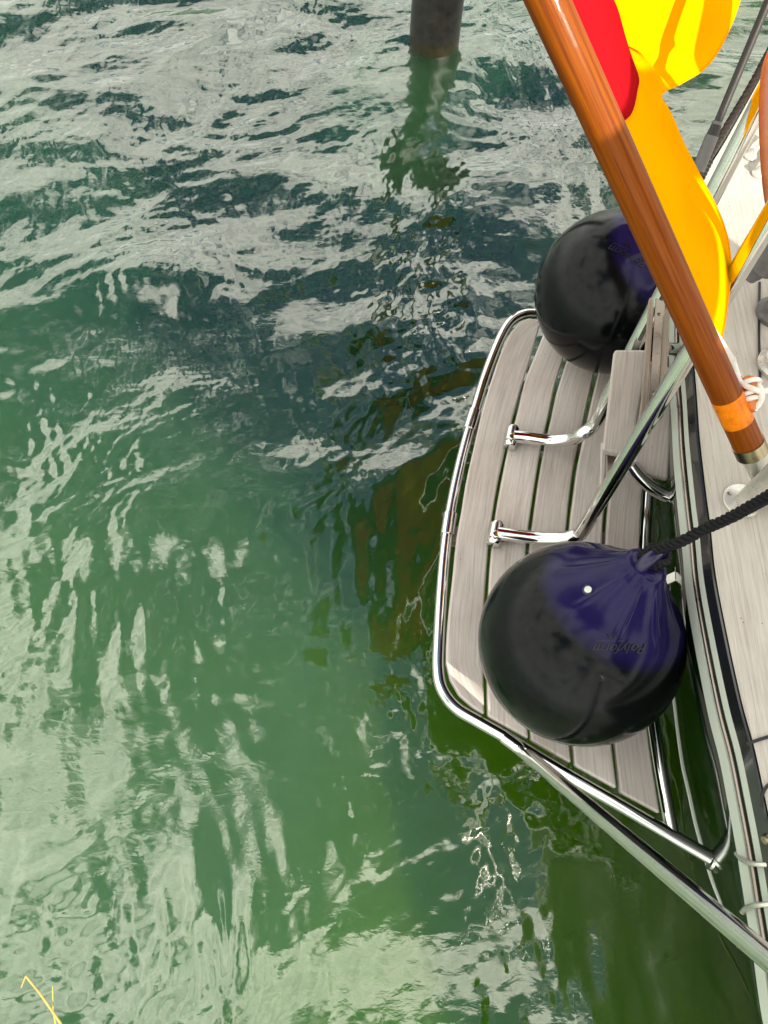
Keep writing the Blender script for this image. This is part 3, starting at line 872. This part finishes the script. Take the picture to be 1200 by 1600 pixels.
def fender(px, py, ax, label, text_px, text_rot, text_w, valve):
    c = P(px, py, ZP+0.012+BR)
    root = empty('ball_fender', c-Vector((0, 0, BR)), label, 'fender', 'round fenders on the swim platform')
    axis = view_axis(c, ax)
    prof = []
    for i in range(0, 61):
        th = math.pi*(1-i/60.0*0.80)      # from the far pole to the neck
        prof.append((BR*math.cos(th), max(BR*math.sin(th), 0.004)))
    # groove of the moulding near the far pole
    prof = [(a, r*(0.985 if 0.055 < r < 0.062 else 1)) for a, r in prof]
    a0, r0 = prof[-1]
    for a, r in ((.87, .507), (.93, .438), (1.00, .368), (1.06, .310), (1.12, .258), (1.18, .218), (1.23, .190), (1.255, .15), (1.262, .06)):
        if a*BR > a0: prof.append((a*BR, r*BR))
    prof = [p for i, p in enumerate(prof) if i == 0 or p[0] > prof[i-1][0]]
    k0 = 54
    neck = spline([Vector((a, r, 0)) for a, r in prof[k0:-1]], 4)
    prof = prof[:k0]+[(p.x, p.y) for p in neck]+[prof[-1]]
    def mod(a, th):
        s = a/BR
        if s < .72: return 1.0
        k = min(1, (s-.72)/.2)*max(0, min(1, (1.2-s)/.15))
        return 1.0 + (0.05+0.02*math.sin(2*th+1))*k*max(0, math.cos(9*th+0.5*math.sin(th)))**6
    v, f, uv = lathe_geo(prof, c, axis, 270, mod)
    bvh = BVHTree.FromPolygons([Vector(x) for x in v], f)
    mesh_obj('body', v, f, M['ball'], root, True, uv)
    # eye: ring shaped lug at the neck
    u = view_axis(c, (0.75, -0.55, 0.35)); u = (u-axis*u.dot(axis)).normalized()
    ec = c+axis*BR*1.26
    pts = [ec+(axis*math.cos(t)+u.cross(axis)*math.sin(t))*0.026 for t in [2*math.pi*i/24 for i in range(25)]]
    v, f, uv = tube_geo(pts, 0.0125, 14, False)
    mesh_obj('eye', v, f, M['purple'], root, True, uv)
    # valve screw
    hp, nn, _i, _d = bvh.ray_cast(CAM, ray(*valve).normalized())
    if hp is not None:
        v, f, uv = lathe_geo([(-.004, .0105), (.0015, .0105), (.002, .008)], hp, nn, 20)
        vv = mesh_obj('valve', v, f, M['purple'], root, True, uv)
        v, f, uv = lathe_geo([(.0, .0068), (.0035, .0068), (.004, .005)], hp, nn, 20)
        mesh_obj('valve_screw', v, f, M['cream'], vv, True, uv)
    # moulded lettering, wrapped on the ball
    def wrap(tx, s, dx, dy, shear):
        cu = bpy.data.curves.new('lettering', 'FONT'); cu.body = tx; cu.size = 1.0; cu.shear = shear; cu.align_x = 'CENTER'
        cu.resolution_u = 3
        ob = bpy.data.objects.new('lettering', cu); col.objects.link(ob)
        dg = bpy.context.evaluated_depsgraph_get()
        me = bpy.data.meshes.new_from_object(ob.evaluated_get(dg)); bpy.data.objects.remove(ob)
        return [(v.co.x*s+dx, v.co.y*s+dy) for v in me.vertices], [tuple(p.vertices) for p in me.polygons]
    tm = MB()
    def place(pts, faces):
        ca, sa = math.cos(R(text_rot)), math.sin(R(text_rot))
        o = []
        for x, y in pts:
            qx, qy = text_px[0]+(x*ca-y*sa), text_px[1]-(x*sa+y*ca)
            h_, n_, _i, _d = bvh.ray_cast(CAM, ray(qx, qy).normalized())
            o.append(h_+(h_-c).normalized()*0.0012)
        tm.add(o, faces)
    k = text_w/70.0
    place(*wrap('Polyform', 21*k, 0, 0, 0.45))
    place(*wrap('U. S.', 10*k, 12*k, -15*k, 0.0))
    place([(-4*k, -5*k), (36*k, -5*k), (36*k, -3.5*k), (-4*k, -3.5*k)], [(0, 1, 2, 3)])
    lo = tm.build('lettering', M['emboss'], root, False)
    sd = lo.modifiers.new('solid', 'SOLIDIFY'); sd.thickness = 0.0024; sd.offset = 0
    return root, c, axis, ec
f1, c1, a1, e1 = fender(905, 1003, (.50, .55, .67), 'nearer large dark ball fender with purple neck, tied to the black rope',
                        (969, 1006), 180, 74, (919, 922))
f2, c2, a2, e2 = fender(962, 458, (.66, .52, .54), 'large dark ball fender behind the varnished flagstaff and the boarding ladder',
                        (984, 396), 155, 58, (1090, 300))
# fender rope
rp = dense(spline([e1+Vector((0.01, -0.03, -0.02)), P(1012, 893, .70), P(1006, 872, .79), P(1024, 860, .82), P(1062, 847, .88), P(1100, 827, .93), P(1140, 809, .99), P(1200, 776, 1.09), P(1290, 720, 1.24)], 10), 0.004)
v, f, uv = rope_geo(rp, 0.0100, 0.040)
rope1 = mesh_obj('fender_rope', v, f, M['black_rope'], None, True, uv)
tag(rope1, 'thick black twisted rope tied to the near ball fender, running up over the deck', 'rope')
wr = MB()
for k in range(4):
    ax_ = (P(1024, 860, .82)-P(1006, 872, .79)).normalized()
    cc = P(1008, 880, .775)+ax_*0.012*k
    u = ax_.orthogonal().normalized(); w = ax_.cross(u)
    pts = [cc+(u*math.cos(t)+w*math.sin(t))*0.019+ax_*0.006*t/6.28 for t in [2*math.pi*i/20 for i in range(21)]]
    v, f, uv = rope_geo(pts, 0.0075, 0.03); wr.add(v, f, uv)
wr.build('knot', M['black_rope'], rope1)

# ------------------------------------------------------------------ flagstaff
st0, st1 = P(1172, 700, 1.00), P(855, 0, 1.535)
sd = (st1-st0)
st_end = st0+sd*1.75
staff = empty('flagstaff', st0, 'varnished wooden flagstaff leaning across the picture, set in a steel socket', 'flagstaff')
tube('pole', [st0.lerp(st_end, i/40) for i in range(41)], 0.0250, M['varnish'], staff, 40)
sdn = sd.normalized()
def at_y(y):   # point of the staff axis seen at photo row y
    lo, hi = -0.2, 1.75
    for _ in range(50):
        m = (lo+hi)/2; p = st0+sd*m; q = ROT.transposed() @ (p-CAM)
        if 800-F*q.y/-q.z > y: lo = m
        else: hi = m
    return st0+sd*lo
b0, b1 = at_y(658), at_y(618)
tube('amber_band', [b0, b1], 0.0254, M['amber'], staff, 40)
tube('ferrule', [st0-sdn*0.012, st0+sdn*0.012], 0.0268, M['brass'], staff, 40)

# ------------------------------------------------------------------ flag
right_off = (ROT @ Vector((1, 0.45, 0))).normalized()*0.010
def hoist(u):    # u 0..1 bottom to top along the staff
    a, b = at_y(560), at_y(205)
    return a+(b-a)*(u*3.0)+right_off
# guiding curves along the fly
bottom = spline([hoist(0)+right_off*0.2, P(1133, 500, 1.15), P(1141, 410, 1.16), P(1128, 345, 1.18), P(1092, 272, 1.20), P(1055, 200, 1.21), P(1033, 151, 1.20),
                 P(1062, 132, 1.16), P(1100, 108, 1.14), P(1128, 70, 1.15), P(1156, 0, 1.20), P(1172, -90, 1.24), P(1190, -200, 1.22), P(1230, -330, 1.18)], 8)
third = spline([hoist(1/3), P(986, 178, 1.40), P(996, 140, 1.37), P(998, 122, 1.33), P(990, 98, 1.28), P(976, 68, 1.25), P(960, 55, 1.26),
                P(952, 44, 1.28), P(948, 20, 1.31), P(940, -15, 1.35), P(935, -60, 1.38), P(950, -150, 1.38), P(975, -260, 1.34), P(1010, -400, 1.3)], 8)
top_third = [hoist(2/3).lerp(hoist(2/3)+(third[-1]-third[0])*1.0, i/(len(third)-1)) + Vector((0, 0, 0.05*math.sin(i*0.11))) for i in range(len(third))]
top_all = [hoist(1).lerp(hoist(1)+(third[-1]-third[0])*1.0, i/(len(third)-1)) + Vector((0, 0, 0.05*math.sin(i*0.11+.6))) for i in range(len(third))]
nv = len(bottom); nu = 30
flag = empty('ensign_flag', hoist(0), 'red and gold striped cloth flag blowing behind the varnished flagstaff', 'flag')
def stripe(name, c0, c1, c2, mat, first=False):
    g, uv = [], []
    for j in range(nv):
        for i in range(nu+1):
            s = i/nu
            p = c0[j].lerp(c1[j], s)
            # belly between the guide curves
            bulge = math.sin(math.pi*s)*0.018*math.sin(j*0.17+.5)
            bulge += 0.007*math.sin(3.0*math.pi*s+j*0.05)*min(1, j/8)*math.sin(math.pi*min(1, s*1.2)) + 0.0026*math.sin(17*s+j*0.31)*min(1, j/10)*math.sin(math.pi*s)
            p = p+Vector((0.5, -0.2, 0.8))*bulge
            g.append(p); uv.append((s, j/nv))
    f = []
    for j in range(nv-1):
        for i in range(nu):
            a = j*(nu+1)+i
            f.append((a, a+1, a+nu+2, a+nu+1))
    o = mesh_obj(name, g, f, mat, flag, True, uv)
    sdm = o.modifiers.new('cloth', 'SOLIDIFY'); sdm.thickness = 0.0012; sdm.offset = 0
    return o
stripe('gold_stripe', bottom, third, None, M['gold'])
stripe('red_stripe', third, top_third, None, M['red'])
tube('hem', [p+Vector((0, 0, 0.0006)) for p in bottom[2:]], 0.0016, M['gold'], flag, 8)
stripe('black_stripe', top_third, top_all, None, M['black_cloth'])
# hoist tape
tp_ = MB()
tl = [hoist(-0.02+0.36*i/20) for i in range(21)]
wv_ = (ROT @ Vector((1, 0.35, 0.0))).normalized()
L_, R_ = [], []
for i, p in enumerate(tl):
    wd = 0.030*max(0.0, min(1.0, (9-i)/9.0))-0.004
    L_.append(p-right_off*0.3+Vector((0, 0, .006))); R_.append(p+wv_*wd+Vector((0, 0, .004)))
v, f, uv = slab_geo(L_, R_, Vector((0, 0, -0.002)), 20)
MB().add(v, f, uv).build('hoist_tape', M['tape'], flag)
# wooden toggle lashed with white cord
tg0 = P(1172, 612, 1.08)
td = (P(1168, 592, 1.08)-P(1176, 640, 1.065)).normalized()
v, f, uv = lathe_geo([(-.034, .004), (-.032, .010), (-.020, .0135), (0, .014), (.012, .0135), (.024, .010), (.027, .004)], tg0, td, 24)
mesh_obj('toggle', v, f, M['orange_wood'], flag, True, uv)
cd = MB()
for k, off in enumerate((-0.012, -0.004, 0.012)):
    cc = tg0+td*off
    u = td.orthogonal().normalized(); w = td.cross(u)
    pts = [cc+(u*math.cos(t)+w*math.sin(t))*0.0165+td*0.003*math.sin(t+k) for t in [2*math.pi*i/20 for i in range(21)]]
    v, f, uv = tube_geo(pts, 0.0042, 10, False); cd.add(v, f, uv)
for pl in ([(1150, 585, 1.08), (1160, 600, 1.092), (1178, 608, 1.10), (1192, 612, 1.10), (1215, 604, 1.10)],
           [(1184, 600, 1.09), (1190, 612, 1.102), (1189, 626, 1.09), (1180, 640, 1.075)],
           [(1145, 560, 1.08), (1150, 578, 1.08), (1155, 590, 1.08)]):
    v, f, uv = tube_geo(spline([P(*q) for q in pl], 6), 0.0046, 10); cd.add(v, f, uv)
cd.build('lashing', M['white_cord'], flag)

# ------------------------------------------------------------------ pole, rope and pile beyond
pa, pb = P(1092, 262, 0.93), P(1206, -12, 1.2)
pole = empty('boat_pole', pa, 'thin black pole with a grey sleeve at its foot, beside the dark laid rope', 'pole')
tube('shaft', [pa, pb+(pb-pa)*0.4], 0.0085, M['rubber'], pole, 20)
tube('sleeve', [pa-(pb-pa)*0.02, pa.lerp(pb, .20)], 0.0140, M['grey_plastic'], pole, 24)
tube('collar', [pa.lerp(pb, .20), pa.lerp(pb, .265)], 0.0125, M['rubber'], pole, 24, rf=lambda t: 0.0128-0.002*t)
tube('collar', [pa.lerp(pb, .265), pa.lerp(pb, .285)], 0.0112, M['grey_plastic'], pole, 24)
rp2 = dense(spline([P(1080, 300, .84), P(1096, 268, .86), P(1112, 238, .89), P(1140, 190, .93), P(1170, 140, .98), P(1200, 85, 1.03), P(1250, -10, 1.1)], 10), 0.004)
v, f, uv = rope_geo(rp2, 0.0085, 0.036)
rope2 = mesh_obj('mooring_rope', v, f, M['grey_rope'], None, True, uv)
tag(rope2, 'dark grey laid rope running beside the thin black pole to the far quarter', 'rope')
lash = MB()
for k in range(7):
    cc = P(1103-3*k, 250+6*k, .875); ax_ = (P(1140, 190, .93)-P(1096, 268, .86)).normalized()
    u = ax_.orthogonal().normalized(); w = ax_.cross(u)
    pts = [cc+(u*math.cos(t)+w*math.sin(t))*0.013 for t in [2*math.pi*i/16 for i in range(17)]]
    v, f, uv = tube_geo(pts, 0.005, 8, False); lash.add(v, f, uv)
lash.build('lashing', M['rubber'], rope2)

def pile_mat():
    m, t, b, o = new_mat('wet_dark_pile')
    tc = N(t, 'ShaderNodeTexCoord')
    sp = N(t, 'ShaderNodeSeparateXYZ'); t.links.new(tc.outputs['Object'], sp.inputs[0])
    nz = N(t, 'ShaderNodeTexNoise', inp={'Scale': 26.0, 'Detail': 8.0, 'Roughness': 0.75}); t.links.new(tc.outputs['Object'], nz.inputs['Vector'])
    mu = N(t, 'ShaderNodeMath', operation='MULTIPLY_ADD', inp={1: 0.14, 2: -0.07}); t.links.new(nz.outputs['Fac'], mu.inputs[0])
    sm = N(t, 'ShaderNodeMath', operation='ADD'); t.links.new(sp.outputs['Z'], sm.inputs[0]); t.links.new(mu.outputs[0], sm.inputs[1])
    r = ramp(t, [(0.0, (0.020, 0.016, 0.004)), (0.045, (0.016, 0.014, 0.006)), (0.06, (0.012, 0.011, 0.011)), (1.0, (0.008, 0.008, 0.009))])
    t.links.new(sm.outputs[0], r.inputs[0])
    r2 = ramp(t, [(0.35, (0.35, 0.36, 0.38)), (0.65, (1.6, 1.5, 1.35))]); t.links.new(nz.outputs['Fac'], r2.inputs[0])
    mx = N(t, 'ShaderNodeMix', data_type='RGBA', blend_type='MULTIPLY', inp={'Factor': 1.0}); t.links.new(r.outputs[0], mx.inputs['A']); t.links.new(r2.outputs[0], mx.inputs['B'])
    t.links.new(mx.outputs['Result'], b.inputs['Base Color'])
    b.inputs['Roughness'].default_value = 0.30
    bp = N(t, 'ShaderNodeBump', inp={'Strength': 0.7, 'Distance': 0.005}); t.links.new(nz.outputs['Fac'], bp.inputs['Height']); t.links.new(bp.outputs[0], b.inputs['Normal'])
    return m
M['pile'] = pile_mat()
pc = P(678, 66, 0.0)
pile = empty('mooring_pile', Vector((pc.x, pc.y, 0)), 'dark round mooring pile standing in the water at the top of the picture', 'pile')
PR = 0.108
v, f, uv = lathe_geo([(-1.2, PR), (-.3, PR), (0, PR), (.3, PR*.995), (.8, PR*.99), (1.3, PR*.985)], Vector((pc.x, pc.y, 0)), Vector((0.0, 0.0, 1)), 48)
po = mesh_obj('shaft', [Vector(x)-Vector((pc.x, pc.y, 0)) for x in v], f, M['pile'], None, True, uv)
po.parent = pile
v, f, uv = lathe_geo([(1.3, PR*1.04), (1.34, PR*1.04), (1.44, PR*.3), (1.45, .004)], Vector((0, 0, 0)), Vector((0, 0, 1)), 48)
cp = mesh_obj('cap', v, f, M['white_metal'], None, True, uv); cp.parent = pile

# ------------------------------------------------------------------ dry reed in the near corner
M['reed'] = simple('dry_reed', (0.42, 0.27, 0.07), 0.6, 0, 0.2, 60)
M['reed_green'] = simple('yellow_green_reed', (0.34, 0.34, 0.05), 0.6, 0, 0.2, 60)
reed = empty('reed_stalk', P(110, 1650, 0.2), 'bent dry yellow reed stalk at the near left corner over the water', 'reed')
tube('stem', dense([P(130, 1690, .55), P(94, 1598, .62), P(62, 1552, .66), P(40, 1525, .68)], .01), 0.0022, M['reed'], reed, 8, rf=lambda t: 0.0026-0.0012*t)
tube('bent_tip', [P(40, 1525, .68), P(33, 1543, .67)], 0.001, M['reed'], reed, 8)
tube('leaf', dense([P(100, 1690, .55), P(87, 1602, .60), P(83, 1580, .61), P(82, 1541, .63)], .01), 0.0015, M['reed_green'], reed, 8, rf=lambda t: 0.0017-0.0008*t)
